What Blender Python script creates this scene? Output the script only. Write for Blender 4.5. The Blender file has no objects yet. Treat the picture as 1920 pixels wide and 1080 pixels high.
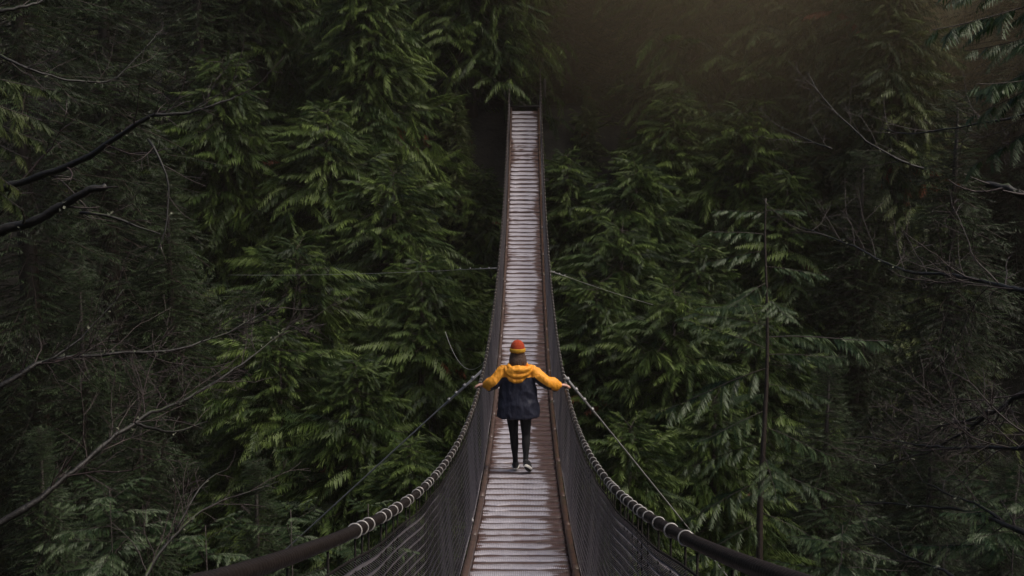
import bpy, math, random
import numpy as np
from mathutils import Vector, Matrix, Euler

random.seed(7); RNG = np.random.default_rng(11)
S = bpy.context.scene
COL = S.collection
R = math.radians

# ------------------------------------------------------------------ camera, sky, sun, exposure
cam_d = bpy.data.cameras.new('camera'); cam = bpy.data.objects.new('camera', cam_d); COL.objects.link(cam)
cam_d.lens = 50; cam_d.sensor_width = 36; cam_d.clip_start = 0.05; cam_d.clip_end = 2000
cam.location = (0.04, 0, 0); cam.rotation_euler = (R(90 - 9), 0, 0.0098)
S.camera = cam
S.render.resolution_x, S.render.resolution_y = 1024, 576
W = bpy.data.worlds.new('World'); S.world = W; W.use_nodes = True
nt = W.node_tree; bg = nt.nodes['Background']
SUN_EL, SUN_ROT = R(60), R(105)          # compass azimuth: from +Y towards +X
sky = nt.nodes.new('ShaderNodeTexSky'); sky.sky_type = 'NISHITA'; sky.sun_disc = False
sky.sun_elevation = SUN_EL; sky.sun_rotation = SUN_ROT; sky.dust_density = 6; sky.air_density = 1.0; sky.ozone_density = 1.0
nt.links.new(sky.outputs[0], bg.inputs[0]); bg.inputs[1].default_value = 0.085
sun_d = bpy.data.lights.new('sun', 'SUN'); sun_d.energy = 1.5; sun_d.angle = R(24); sun_d.color = (1, .93, .82)
sun = bpy.data.objects.new('sun', sun_d); COL.objects.link(sun)
sd = Vector((math.sin(SUN_ROT) * math.cos(SUN_EL), math.cos(SUN_ROT) * math.cos(SUN_EL), math.sin(SUN_EL)))
sun.rotation_euler = sd.to_track_quat('Z', 'Y').to_euler()
S.view_settings.view_transform = 'Standard'; S.view_settings.look = 'None'
S.view_settings.exposure = 0.45; S.view_settings.gamma = 1
S.cycles.max_bounces = 5; S.cycles.volume_bounces = 0

CM = Matrix.Translation(cam.location) @ cam.rotation_euler.to_matrix().to_4x4()
def P(px, py, D):
    """the world point seen at photo pixel (1920 wide) at depth D"""
    return CM @ Vector(((px - 960) / 2666.7 * D, (540 - py) / 2666.7 * D, -D))

# ------------------------------------------------------------------ materials
def new_mat(name):
    m = bpy.data.materials.new(name); m.use_nodes = True
    b = m.node_tree.nodes['Principled BSDF']
    return m, m.node_tree, b
def N(t, typ, **kw):
    n = t.nodes.new(typ)
    for k, v in kw.items(): setattr(n, k, v)
    return n
def ramp(t, fac, stops):
    r = N(t, 'ShaderNodeValToRGB'); e = r.color_ramp.elements
    e[0].position, e[0].color = stops[0][0], (*stops[0][1], 1)
    e[1].position, e[1].color = stops[-1][0], (*stops[-1][1], 1)
    for p, c in stops[1:-1]:
        x = e.new(p); x.color = (*c, 1)
    t.links.new(fac, r.inputs[0]); return r.outputs[0]
def noise(t, scale, detail=4, vec=None, rough=.6, out=0):
    n = N(t, 'ShaderNodeTexNoise'); n.inputs['Scale'].default_value = scale
    n.inputs['Detail'].default_value = detail; n.inputs['Roughness'].default_value = rough
    if vec is not None: t.links.new(vec, n.inputs['Vector'])
    return n.outputs[out]
def bump(t, b, h, s=.3, d=.01):
    n = N(t, 'ShaderNodeBump'); n.inputs['Strength'].default_value = s; n.inputs['Distance'].default_value = d
    t.links.new(h, n.inputs['Height']); t.links.new(n.outputs[0], b.inputs['Normal'])
def mixc(t, fac, a, b_):
    m = N(t, 'ShaderNodeMix', data_type='RGBA')
    if isinstance(fac, (int, float)): m.inputs[0].default_value = fac
    else: t.links.new(fac, m.inputs[0])
    for i, c in ((6, a), (7, b_)):
        if isinstance(c, tuple): m.inputs[i].default_value = (*c, 1)
        else: t.links.new(c, m.inputs[i])
    return m.outputs[2]
def math_n(t, op, a, b_=None, clamp=False):
    m = N(t, 'ShaderNodeMath', operation=op); m.use_clamp = clamp
    for i, v in ((0, a), (1, b_)):
        if v is None: continue
        if isinstance(v, (int, float)): m.inputs[i].default_value = v
        else: t.links.new(v, m.inputs[i])
    return m.outputs[0]
def simple(name, c, rough=.6, metal=0, var=.25, scale=20, bmp=0.0, spec=.5):
    m, t, b = new_mat(name)
    g = N(t, 'ShaderNodeNewGeometry')
    n = noise(t, scale, 5, g.outputs['Position'])
    col = ramp(t, n, [(.3, tuple(x * (1 - var) for x in c)), (.7, tuple(min(1, x * (1 + var)) for x in c))])
    t.links.new(col, b.inputs['Base Color'])
    b.inputs['Roughness'].default_value = rough; b.inputs['Metallic'].default_value = metal
    b.inputs['Specular IOR Level'].default_value = spec
    if bmp: bump(t, b, n, bmp)
    return m

def foliage(name, dark, mid, light, rust=(.16, .05, .02), sheen=.25):
    m, t, b = new_mat(name)
    a = N(t, 'ShaderNodeAttribute', attribute_name='tint')
    oi = N(t, 'ShaderNodeObjectInfo')
    g = N(t, 'ShaderNodeNewGeometry')
    n = noise(t, .45, 2, g.outputs['Position'])
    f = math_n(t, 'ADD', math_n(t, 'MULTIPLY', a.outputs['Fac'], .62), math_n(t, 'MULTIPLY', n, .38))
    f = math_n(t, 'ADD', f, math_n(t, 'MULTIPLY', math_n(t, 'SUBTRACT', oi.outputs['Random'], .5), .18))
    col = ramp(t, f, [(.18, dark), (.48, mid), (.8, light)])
    dead = math_n(t, 'GREATER_THAN', a.outputs['Fac'], 1.5)
    col = mixc(t, dead, col, rust)
    t.links.new(col, b.inputs['Base Color'])
    b.inputs['Roughness'].default_value = .5; b.inputs['Specular IOR Level'].default_value = sheen
    tr = N(t, 'ShaderNodeBsdfTranslucent'); t.links.new(col, tr.inputs[0])
    mx = N(t, 'ShaderNodeMixShader'); mx.inputs[0].default_value = .25
    t.links.new(b.outputs[0], mx.inputs[1]); t.links.new(tr.outputs[0], mx.inputs[2])
    t.links.new(mx.outputs[0], t.nodes['Material Output'].inputs[0])
    return m
M = {}
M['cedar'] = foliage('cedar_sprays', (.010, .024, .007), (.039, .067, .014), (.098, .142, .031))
M['cedar_far'] = foliage('cedar_sprays_dull', (.018, .028, .010), (.042, .060, .018), (.085, .105, .032))  # warmer, flatter copy of cedar with the distant haze mixed into the colour
M['hemlock'] = foliage('hemlock_needles', (.008, .015, .006), (.018, .031, .012), (.040, .064, .025))  # dark species green, deepened further to darken the sides of the view
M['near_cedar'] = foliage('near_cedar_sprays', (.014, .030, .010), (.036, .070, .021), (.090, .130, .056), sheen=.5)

def bark_mat(name, base, lichen, amount, moss=(.05, .075, .012), moss_amt=.0):
    m, t, b = new_mat(name)
    g = N(t, 'ShaderNodeNewGeometry'); pos = g.outputs['Position']
    n1 = noise(t, 40, 5, pos)
    col = ramp(t, n1, [(.3, tuple(x * .55 for x in base)), (.7, tuple(x * 1.4 for x in base))])
    n2 = noise(t, 14, 4, pos)
    k = math_n(t, 'MULTIPLY', math_n(t, 'SUBTRACT', n2, 1 - amount), 12, True)
    col = mixc(t, k, col, lichen)
    if moss_amt:
        sx = N(t, 'ShaderNodeSeparateXYZ'); t.links.new(g.outputs['Normal'], sx.inputs[0])
        n3 = noise(t, 3.5, 4, pos)
        up = math_n(t, 'ADD', math_n(t, 'MULTIPLY', sx.outputs[2], .5), n3)
        k2 = math_n(t, 'MULTIPLY', math_n(t, 'SUBTRACT', up, 1.05 - moss_amt), 5, True)
        col = mixc(t, k2, col, moss)
    t.links.new(col, b.inputs['Base Color']); b.inputs['Roughness'].default_value = .55
    bump(t, b, n1, .6, .01)
    return m
M['bark'] = bark_mat('conifer_bark', (.035, .024, .018), (.09, .09, .07), .35)
M['limb'] = bark_mat('mossy_limb_bark', (.011, .009, .007), (.065, .065, .055), .33, moss_amt=.10)
M['twig'] = bark_mat('wet_twig_bark', (.032, .020, .017), (.22, .20, .18), .34)
M['lichen'] = simple('lichen_tufts', (.16, .17, .12), .9, scale=80)
M['moss'] = simple('hanging_moss', (.07, .085, .018), .95, scale=60)

# hillside
m, t, b = new_mat('forest_floor')
g = N(t, 'ShaderNodeNewGeometry')
n = noise(t, .6, 8, g.outputs['Position'])
t.links.new(ramp(t, n, [(.3, (.005, .004, .003)), (.55, (.009, .008, .005)), (.75, (.010, .014, .005))]), b.inputs['Base Color'])
b.inputs['Roughness'].default_value = .95; bump(t, b, n, 1, .3); M['ground'] = m
m, t, b = new_mat('river_water')
b.inputs['Base Color'].default_value = (.01, .018, .016, 1); b.inputs['Roughness'].default_value = .12
g = N(t, 'ShaderNodeNewGeometry'); bump(t, b, noise(t, 2.5, 5, g.outputs['Position']), .5, .1); M['water'] = m

# deck timber
def timber(name, a, b_, moss=0.0):
    m, t, b = new_mat(name)
    g = N(t, 'ShaderNodeNewGeometry'); mp = N(t, 'ShaderNodeMapping'); mp.inputs['Scale'].default_value = (2, 18, 18)
    t.links.new(g.outputs['Position'], mp.inputs[0])
    n = noise(t, 3, 6, mp.outputs[0]); n2 = noise(t, 9, 6, g.outputs['Position'])
    col = ramp(t, math_n(t, 'ADD', math_n(t, 'MULTIPLY', n, .5), math_n(t, 'MULTIPLY', n2, .5)), [(.35, a), (.65, b_)])
    if moss:
        k = math_n(t, 'MULTIPLY', math_n(t, 'SUBTRACT', noise(t, 5, 5, g.outputs['Position']), 1 - moss), 8, True)
        col = mixc(t, k, col, (.045, .05, .015))
    t.links.new(col, b.inputs['Base Color']); b.inputs['Roughness'].default_value = .8 if 'post' in name else .42
    bump(t, b, n2, .5, .004); return m
M['plank'] = timber('wet_red_timber', (.040, .022, .018), (.125, .070, .060))
M['beam'] = timber('wet_kerb_timber', (.040, .025, .020), (.115, .072, .058), .15)
M['beam_moss'] = timber('mossy_kerb_timber', (.040, .022, .015), (.13, .068, .045), .45)
M['post'] = timber('dark_post_timber', (.008, .007, .006), (.020, .015, .013))

# wet metal tread with needle litter that collects towards the right kerb
m, t, b = new_mat('wet_tread_metal')
g = N(t, 'ShaderNodeNewGeometry'); pos = g.outputs['Position']
sx = N(t, 'ShaderNodeSeparateXYZ'); t.links.new(pos, sx.inputs[0])
mp = N(t, 'ShaderNodeMapping'); mp.inputs['Scale'].default_value = (3.0, 9, 0); t.links.new(pos, mp.inputs[0])
n1 = noise(t, 1.0, 7, mp.outputs[0], .65)
mp2 = N(t, 'ShaderNodeMapping'); mp2.inputs['Scale'].default_value = (.5, .35, 0); t.links.new(pos, mp2.inputs[0])
n0 = noise(t, 1.0, 2, mp2.outputs[0])
ax = math_n(t, 'ABSOLUTE', math_n(t, 'SUBTRACT', sx.outputs[0], -.05))
edge = math_n(t, 'MULTIPLY', math_n(t, 'SUBTRACT', ax, .24), 1.35)
edge = math_n(t, 'MAXIMUM', edge, 0.0)
tot = math_n(t, 'ADD', n1, math_n(t, 'ADD', edge, math_n(t, 'MULTIPLY', math_n(t, 'SUBTRACT', n0, .5), .85)))
for cx_, cy_, rx_, ry_, am_ in ((.30, 20.6, .28, 2.6, .26), (-.40, 22.0, .16, 1.8, .20), (.36, 15.6, .16, 1.6, .14), (.38, 31, .14, 5, .10)):  # trodden in litter patches
    v_ = N(t, 'ShaderNodeVectorMath', operation='SUBTRACT'); t.links.new(pos, v_.inputs[0]); v_.inputs[1].default_value = (cx_, cy_, 0)
    w_ = N(t, 'ShaderNodeVectorMath', operation='MULTIPLY'); t.links.new(v_.outputs[0], w_.inputs[0]); w_.inputs[1].default_value = (1 / rx_, 1 / ry_, 0)
    l_ = N(t, 'ShaderNodeVectorMath', operation='LENGTH'); t.links.new(w_.outputs[0], l_.inputs[0])
    tot = math_n(t, 'ADD', tot, math_n(t, 'MULTIPLY', math_n(t, 'SUBTRACT', 1.25, l_.outputs['Value'], True), am_))
k = math_n(t, 'MULTIPLY', math_n(t, 'SUBTRACT', tot, .615), 14, True)
fine = noise(t, 60, 4, pos)
clean = ramp(t, fine, [(.25, (.36, .335, .37)), (.6, (.60, .57, .63)), (.8, (.74, .72, .76))])  # pale lilac takes in the sky's reflection on the wet metal
dirty = ramp(t, fine, [(.3, (.055, .030, .025)), (.7, (.16, .095, .080))])
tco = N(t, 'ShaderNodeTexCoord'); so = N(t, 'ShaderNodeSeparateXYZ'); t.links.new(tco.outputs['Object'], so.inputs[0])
grv = math_n(t, 'MULTIPLY', math_n(t, 'SUBTRACT', .0095, so.outputs[2]), 110, True)   # darkens the low part of the grooves so the ribs show
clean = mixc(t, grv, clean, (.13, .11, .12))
t.links.new(mixc(t, k, clean, dirty), b.inputs['Base Color'])
b.inputs['Roughness'].default_value = .38; b.inputs['Metallic'].default_value = .12
bump(t, b, fine, .4, .002); M['tread'] = m

M['cable'] = simple('weathered_brown_cable', (.012, .0075, .006), .55, 0, .4, 60, .5, .25)
M['ring'] = simple('pale_band_metal', (.40, .38, .36), .4, .3, .2, 90)  # paleness takes in the wet highlight along the tops of the bands
M['steel'] = simple('grey_galvanised_steel', (.38, .37, .37), .45, .2, .25, 50)
M['mesh'] = simple('galvanised_mesh_wire', (.34, .305, .325), .34, .4, .35, 25)
M['dark_steel'] = simple('dark_hanger_steel', (.012, .010, .009), .8, 0, .3, 40, 0, .15)

# ------------------------------------------------------------------ object helpers
def tag(o, label=None, cat=None, group=None, kind=None):
    for k, v in (('label', label), ('category', cat), ('group', group), ('kind', kind)):
        if v: o[k] = v
    return o
def empty(name, loc, rz=0, **kw):
    o = bpy.data.objects.new(name, None); COL.objects.link(o); o.location = loc; o.rotation_euler = (0, 0, rz)
    o.empty_display_size = .2
    return tag(o, **kw)
def np_mesh(name, v, f, mats, smooth=False, tint=None, mi=None):
    """v (n,3) floats, f (m,3) or (m,4) ints"""
    me = bpy.data.meshes.new(name); v = np.ascontiguousarray(v, dtype=np.float32); f = np.ascontiguousarray(f, dtype=np.int32)
    k = f.shape[1]
    me.vertices.add(len(v)); me.vertices.foreach_set('co', v.ravel())
    me.loops.add(f.size); me.loops.foreach_set('vertex_index', f.ravel())
    me.polygons.add(len(f)); me.polygons.foreach_set('loop_start', np.arange(len(f), dtype=np.int32) * k)
    for mt in (mats if isinstance(mats, (list, tuple)) else [mats]): me.materials.append(mt)
    if smooth: me.polygons.foreach_set('use_smooth', np.ones(len(f), dtype=bool))
    if mi is not None: me.polygons.foreach_set('material_index', np.ascontiguousarray(mi, dtype=np.int32))
    if tint is not None:
        a = me.attributes.new('tint', 'FLOAT', 'POINT'); a.data.foreach_set('value', np.ascontiguousarray(tint, dtype=np.float32))
    me.update(calc_edges=True)
    return me
def link(name, me, parent=None, loc=(0, 0, 0), rot=(0, 0, 0)):
    o = bpy.data.objects.new(name, me); COL.objects.link(o); o.location = loc; o.rotation_euler = rot
    if parent is not None: o.parent = parent
    return o
class Geo:
    """collects quads and tubes into one mesh"""
    def __init__(s): s.v = []; s.f = []; s.n = 0
    def add(s, v, f):
        s.v.append(np.asarray(v, float)); s.f.append(np.asarray(f, int) + s.n); s.n += len(v)
    def box(s, lo, hi, mat=None, bev=0):
        x0, y0, z0 = lo; x1, y1, z1 = hi
        v = np.array([(x0,y0,z0),(x1,y0,z0),(x1,y1,z0),(x0,y1,z0),(x0,y0,z1),(x1,y0,z1),(x1,y1,z1),(x0,y1,z1)], float)
        if mat is not None: v = np.array([mat @ Vector(p) for p in v])
        s.add(v, [(0,3,2,1),(4,5,6,7),(0,1,5,4),(1,2,6,5),(2,3,7,6),(3,0,4,7)])
    def tube(s, pts, rad, sides=6, squash=None, cap=True):
        pts = np.asarray(pts, float); n = len(pts); rad = np.broadcast_to(np.asarray(rad, float), (n,)) if np.ndim(rad) < 2 else np.asarray(rad, float)
        tg = np.gradient(pts, axis=0); tg /= np.linalg.norm(tg, axis=1)[:, None] + 1e-12
        ref = np.array([0, 0, 1.0]) if abs(tg[:, 2]).mean() < .8 else np.array([1.0, 0, 0])
        a = np.cross(tg, ref); a /= np.linalg.norm(a, axis=1)[:, None] + 1e-12
        b = np.cross(a, tg)
        th = np.linspace(0, 2 * math.pi, sides, endpoint=False)
        ra = rad if rad.ndim == 1 else rad[:, 0]; rb = rad if rad.ndim == 1 else rad[:, 1]
        v = pts[:, None, :] + ra[:, None, None] * np.cos(th)[None, :, None] * a[:, None, :] + rb[:, None, None] * np.sin(th)[None, :, None] * b[:, None, :]
        i = np.arange(n - 1)[:, None] * sides; j = np.arange(sides)[None, :]; j2 = (j + 1) % sides
        f = np.stack([i + j, i + j2, i + sides + j2, i + sides + j], -1).reshape(-1, 4)
        v = v.reshape(-1, 3)
        if cap and sides >= 4:
            c = len(v); v = np.vstack([v, pts[0], pts[-1]]); e = (n - 1) * sides
            cf = [(c, (q + 1) % sides, q, c) for q in range(sides)] + [(c + 1, e + q, e + (q + 1) % sides, c + 1) for q in range(sides)]
            s.tri = getattr(s, 'tri', []) 
            s.tri += [(x[0] + s.n, x[1] + s.n, x[2] + s.n) for x in cf]
        s.add(v, f)
    def mesh(s, name, mats, smooth=True):
        v = np.vstack(s.v); f = np.vstack(s.f)
        tri = np.vstack([f[:, [0, 1, 2]], f[:, [0, 2, 3]]])
        if getattr(s, 'tri', None): tri = np.vstack([tri, np.array(s.tri)])
        return np_mesh(name, v, tri, mats, smooth)

# ------------------------------------------------------------------ terrain and river
TY = [-400, -60, -6, 1.2, 4, 13, 18, 26, 32, 46.6, 49.2, 53, 60, 80, 120, 220, 600]
TZ = [40, 10, -1.9, -1.95, -7, -33, -37, -37.5, -35, -6, -1.75, -1.35, .2, 7, 22, 45, 70]
def ground_z(x, y):
    z = np.interp(y, TY, TZ)
    w = np.clip((np.abs(x) - 2) / 6, 0, 1)
    return z + w * (1.3 * np.sin(x * .23 + 1.7 * np.sin(y * .11)) + .6 * np.sin(x * .71 + y * .5))
ys = np.unique(np.concatenate([np.linspace(-400, -20, 14), np.linspace(-20, 80, 110), np.linspace(80, 600, 30)]))
xs = np.unique(np.concatenate([np.linspace(-600, -60, 14), np.linspace(-60, 60, 90), np.linspace(60, 600, 14)]))
X, Y = np.meshgrid(xs, ys); Z = ground_z(X, Y)
nx, ny = len(xs), len(ys); i = (np.arange(ny - 1)[:, None] * nx + np.arange(nx - 1)[None, :]).ravel()
tag(link('hillside', np_mesh('hillside', np.stack([X, Y, Z], -1).reshape(-1, 3), np.stack([i, i + 1, i + nx + 1, i + nx], -1), M['ground'], True)), kind='structure')
gg = Geo(); gg.add([(-600, 14, -36.2), (600, 14, -36.2), (600, 30, -36.2), (-600, 30, -36.2)], [(0, 1, 2, 3)])
tag(link('river', gg.mesh('river', M['water'], False)), kind='structure')

# ------------------------------------------------------------------ suspension bridge
Y0, Y1 = 1.3, 48.6
def dz(y): return -5.6 + (.0067 if y < 25.5 else .00757) * (y - 25.5) ** 2
def ds(y): return 2 * (.0067 if y < 25.5 else .00757) * (y - 25.5)
def rail_x(y): return .555 - .035 * max(0, (y - 26) / 22) + .03 * max(0, (8 - y) / 8)
RAIL_H = 1.10
bridge = empty('suspension_bridge', (0, Y0, dz(Y0)), label='narrow suspension footbridge sagging across the gorge with silver tread planks and mesh sides', cat='bridge')
BO = Vector((0, Y0, dz(Y0)))
rb = random.Random(3)
# plank variants: worn board, the ribbed tread on it
plank_me = []
for q in range(4):
    g = Geo(); w = .5; segs = 8
    for a in range(segs):
        pass
    xs_ = np.linspace(-.49, .49, 9); prof = []
    rr = np.random.default_rng(q)
    e0 = -.155 + rr.normal(0, .004, 9); e1 = .155 + rr.normal(0, .004, 9)
    v = []
    for xx, a, c in zip(xs_, e0, e1): v += [(xx, a, -.045), (xx, a, 0), (xx, c, 0), (xx, c, -.045)]
    f = []
    for s_ in range(8):
        o = s_ * 4
        for c in range(4): f.append((o + c, o + (c + 1) % 4, o + 4 + (c + 1) % 4, o + 4 + c))
    f += [(3, 2, 1, 0), (32, 33, 34, 35)]
    g.add(v, f); plank_me.append(g.mesh('plank', M['plank'], False))
tread_me = []
for q in range(5):
    rr = np.random.default_rng(40 + q); n = 96; xx = np.linspace(-.425, .425, n + 1)
    e0 = -.112 + .016 * np.interp(xx, np.linspace(-.43, .43, 7), rr.normal(0, 1, 7)) + rr.normal(0, .002, n + 1)
    e1 = .112 + .016 * np.interp(xx, np.linspace(-.43, .43, 7), rr.normal(0, 1, 7)) + rr.normal(0, .002, n + 1)
    zz = .003 + .010 * (np.arange(n + 1) % 2)
    v = np.concatenate([np.stack([xx, e0 - .003, np.zeros(n + 1) + .001], -1), np.stack([xx, e0, zz], -1), np.stack([xx, e1, zz], -1), np.stack([xx, e1 + .003, np.zeros(n + 1) + .001], -1)])
    i = np.arange(n); f = np.vstack([np.stack([i + a * (n + 1), i + 1 + a * (n + 1), i + 1 + (a + 1) * (n + 1), i + (a + 1) * (n + 1)], -1) for a in range(3)])
    g = Geo(); g.add(v, f); tread_me.append(g.mesh('tread', M['tread'], False))
y = Y0 + .2; 
while y < Y1:
    yy = y + rb.gauss(0, .008)
    loc = Vector((rb.gauss(0, .004), yy, dz(yy) + rb.gauss(0, .003))) - BO
    p = link('plank', rb.choice(plank_me), bridge, loc, (math.atan(ds(yy)) + rb.gauss(0, .012), rb.gauss(0, .004), rb.gauss(0, .006)))
    s = link('tread', rb.choice(tread_me), p, (rb.gauss(0, .004), rb.gauss(0, .006), .002), (0, 0, rb.gauss(0, .006) + (math.pi if rb.random() < .5 else 0)))
    y += .36
# kerb timbers laid end to end
for side in (-1, 1):
    y = Y0
    while y < Y1 - .1:
        y2 = min(Y1, y + rb.choice((2.4, 2.4, 3.0, 1.8))); n = max(2, int((y2 - y) / .3))
        g = Geo(); w0, w1 = (.435, .497) if side > 0 else (.43, .492)
        v = []
        for yy in np.linspace(y + .006, y2 - .006, n + 1):
            z = dz(yy); j = rb.gauss(0, .0015)
            for xx, h in ((w0, .012), (w0 + .006 + j, .062), (w1 - .006 + j, .066), (w1, .012)):
                v.append((side * xx, yy - Y0, z + h - BO.z))
        f = []
        for k in range(n):
            for c in range(4): f.append((k * 4 + c, k * 4 + (c + 1) % 4, k * 4 + 4 + (c + 1) % 4, k * 4 + 4 + c))
        e = n * 4; f += [(3, 2, 1, 0), (e, e + 1, e + 2, e + 3)]
        g.add(v, f)
        link('kerb_beam', g.mesh('kerb_beam', M['beam_moss'] if side > 0 else M['beam'], False), bridge)
        y = y2
# joists under the deck ends and two deck cables
g = Geo()
jy = Y0 + .4
joist = Geo(); joist.box((-.60, -.045, -.14), (.60, .045, -.05)); jm = joist.mesh('joist', M['post'], False)
while jy < Y1:
    link('joist', jm, bridge, (0, jy - Y0, dz(jy) - BO.z), (math.atan(ds(jy)), 0, 0)); jy += 1.8
for side in (-1, 1):
    g = Geo(); yy = np.linspace(Y0 - 1.5, Y1 + .5, 120)
    g.tube([(side * .57, a - Y0, dz(a) - .16 - BO.z) for a in yy], .016, 6); link('deck_cable', g.mesh('deck_cable', M['dark_steel']), bridge)
# hand cables, bands, hangers, netting
ring_g = Geo(); th = np.linspace(0, 2 * math.pi, 15)
def torus(R_, r_, n=18, k=6, flat=1.0):
    v = []; f = []
    for a in range(n):
        for c in range(k):
            A = 2 * math.pi * a / n; B = 2 * math.pi * c / k
            rr = R_ + r_ * math.cos(B); v.append((rr * math.cos(A), flat * r_ * math.sin(B), rr * math.sin(A)))
            f.append((a * k + c, a * k + (c + 1) % k, ((a + 1) % n) * k + (c + 1) % k, ((a + 1) % n) * k + c))
    return v, f
ring_g.add(*torus(.0230, .0028, flat=2.4)); ring_me = ring_g.mesh('cable_band', M['ring'])
hang = Geo(); hang.tube([(0, 0, -.03), (.004, 0, -.3), (0, 0, -.7), (-.05, 0, -RAIL_H - .1)], .0042, 4); hang_me = hang.mesh('hanger', M['dark_steel'])
hang2 = Geo(); hang2.tube([(0, 0, -.03), (-.004, 0, -.3), (0, 0, -.7), (.05, 0, -RAIL_H - .1)], .0042, 4); hang_me2 = hang2.mesh('hanger', M['dark_steel'])
clamp = Geo(); clamp.box((-.012, -.02, -.018), (.012, .02, .018)); clamp.tube([(0, -.012, -.03), (0, -.012, .03)], .004, 6); clamp.tube([(0, .012, -.03), (0, .012, .03)], .004, 6)
clamp_me = clamp.mesh('cable_clip', M['steel'], False)
def rz_(y): return dz(y) + RAIL_H
for side in (-1, 1):
    ya = np.concatenate([np.arange(-1.4, 5.6, .008), np.arange(5.6, Y1 + .8, .12)])
    rad = np.where(ya < 5.6, .0200 + .0027 * np.abs(np.sin(ya * math.pi / .034)), .0212)
    g = Geo(); g.tube([(side * rail_x(a), a - Y0, rz_(a) - BO.z) for a in ya], rad, 10)
    hc = link('hand_cable', g.mesh('hand_cable', M['cable']), bridge)
    y = 4.85 if side < 0 else 4.5
    first = True
    while y < Y1:
        o = link('cable_band', ring_me, hc, (side * rail_x(y), y - Y0, rz_(y) - BO.z), (math.atan(ds(y)) + rb.gauss(0, .08), 0, rb.gauss(0, .06)))
        sc = rb.uniform(.97, 1.06) * (1.05 if y < 12 else .95); o.scale = (sc, sc, sc)
        link('hanger', hang_me if side > 0 else hang_me2, hc, (side * rail_x(y), y - Y0 + .01, rz_(y) - BO.z), (0, 0, 0))
        y += .34 * (rb.choice((.6, 1.3, 1.3, .9)) if y < 9 else rb.uniform(.82, 1.18))
    for yy in (1.9, 2.7, 3.5, 4.2):
        link('hanger', hang_me if side > 0 else hang_me2, hc, (side * rail_x(yy), yy - Y0, rz_(yy) - BO.z))
    # woven diamond netting, one wire per row of diamonds
    p = .056; yi = np.arange(Y0, Y1, p); nz = 37; k = np.arange(nz)
    YY = yi[:, None] + np.where(k % 2 == 0, -p / 2, p / 2)[None, :]
    h = .03 + k * (RAIL_H - .135) / (nz - 1)
    a = np.where(YY < 25.5, .0067, .00757)
    bow = .014 * np.sin(YY * 1.3) + .003 * np.sin(YY * 5.3 + 1)
    ZZ = -5.6 + a * (YY - 25.5) ** 2 + h[None, :] * (1 + 0) + .006 * np.sin(YY * 3.1)
    base = np.interp(YY, [Y0, 8, 26, Y1], [.585, .555, .555, .52])
    fr = h[None, :] / RAIL_H
    XX = .505 + (base - .505) * fr + bow * np.sin(fr * math.pi) + np.where(k % 2 == 0, .009, -.009)[None, :]
    pts = np.stack([side * XX, YY - Y0, ZZ - BO.z], -1)
    r = .0029; off = np.array([(r, 0, 0), (-r * .5, r * .87, r*.5), (-r * .5, -r * .87, r*.5)])
    V = (pts[:, :, None, :] + off[None, None]).reshape(-1, 3)
    ii = (np.arange(len(yi))[:, None, None] * nz + np.arange(nz - 1)[None, :, None]) * 3
    c = np.arange(3)[None, None, :]; c2 = (c + 1) % 3
    F = np.stack([ii + c, ii + c2, ii + 3 + c2, ii + 3 + c], -1).reshape(-1, 4)
    net = link('side_netting', np_mesh('side_netting', V, F, M['mesh'], False), bridge)
    g = Geo(); yy = np.linspace(Y0, Y1, 160)
    g.tube([(side * (rail_x(a) - .002), a - Y0, rz_(a) - .105 - BO.z + .006 * math.sin(a * 3.1)) for a in yy], .005, 5)
    link('top_wire', g.mesh('top_wire', M['dark_steel']), net)
# a few clips on the kerbs
for yy, side in ((13.9, -1), (33.2, -1), (33.0, 1), (22.5, 1)):
    link('cable_clip', clamp_me, bridge, (side * .50, yy - Y0, dz(yy) + .10 - BO.z))

# landings and towers
def tower(y, zd, label, h=2.9):
    t = empty('bridge_tower', (0, y, zd), label=label, cat='bridge tower')
    for s in (-1, 1):
        g = Geo(); g.box((s * .68 - .05, -.05, -2.2), (s * .68 + .05, .05, h)); link('post', g.mesh('post', M['post'], False), t)
    if h > 2.5: g = Geo(); g.box((-1.0, -.10, h - .32), (1.0, .095, h - .06)); link('crossbeam', g.mesh('crossbeam', M['post'], False), t)
    return t
tower(-1.3, -1.72, 'dark timber tower at the near end of the bridge behind the viewer')
tower(49.3, -1.5, 'low dark timber posts at the far end of the bridge under the trees', .95)
def landing(y0, y1, z, label, name='landing_platform'):
    t = empty(name, (0, (y0 + y1) / 2, z), label=label, cat='platform')
    g = Geo(); n = int((y1 - y0) / .2); d = (y1 - y0) / n
    bm = Geo(); bm.box((-.58, -d / 2 + .006, -.05), (.58, d / 2 - .006, 0)); me = bm.mesh('board', M['post'], False)
    for k in range(n): link('board', me, t, (0, y0 + (k + .5) * d - (y0 + y1) / 2, 0))
    for s in (-1, 1):
        g = Geo(); g.box((s * .5 - .05, -(y1 - y0) / 2 + .01, -.35), (s * .5 + .05, (y1 - y0) / 2 - .01, -.052)); link('bearer', g.mesh('bearer', M['post'], False), t)
landing(-1.6, Y0 - .02, dz(Y0) - .01, 'small dark timber landing at the near end of the bridge')
landing(Y1 + .02, 49.9, dz(Y1) + .12, 'low dark step at the far end of the bridge')
landing(49.92, 51.4, dz(Y1) + .42, 'upper dark timber landing beyond the far bridge end')

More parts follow.
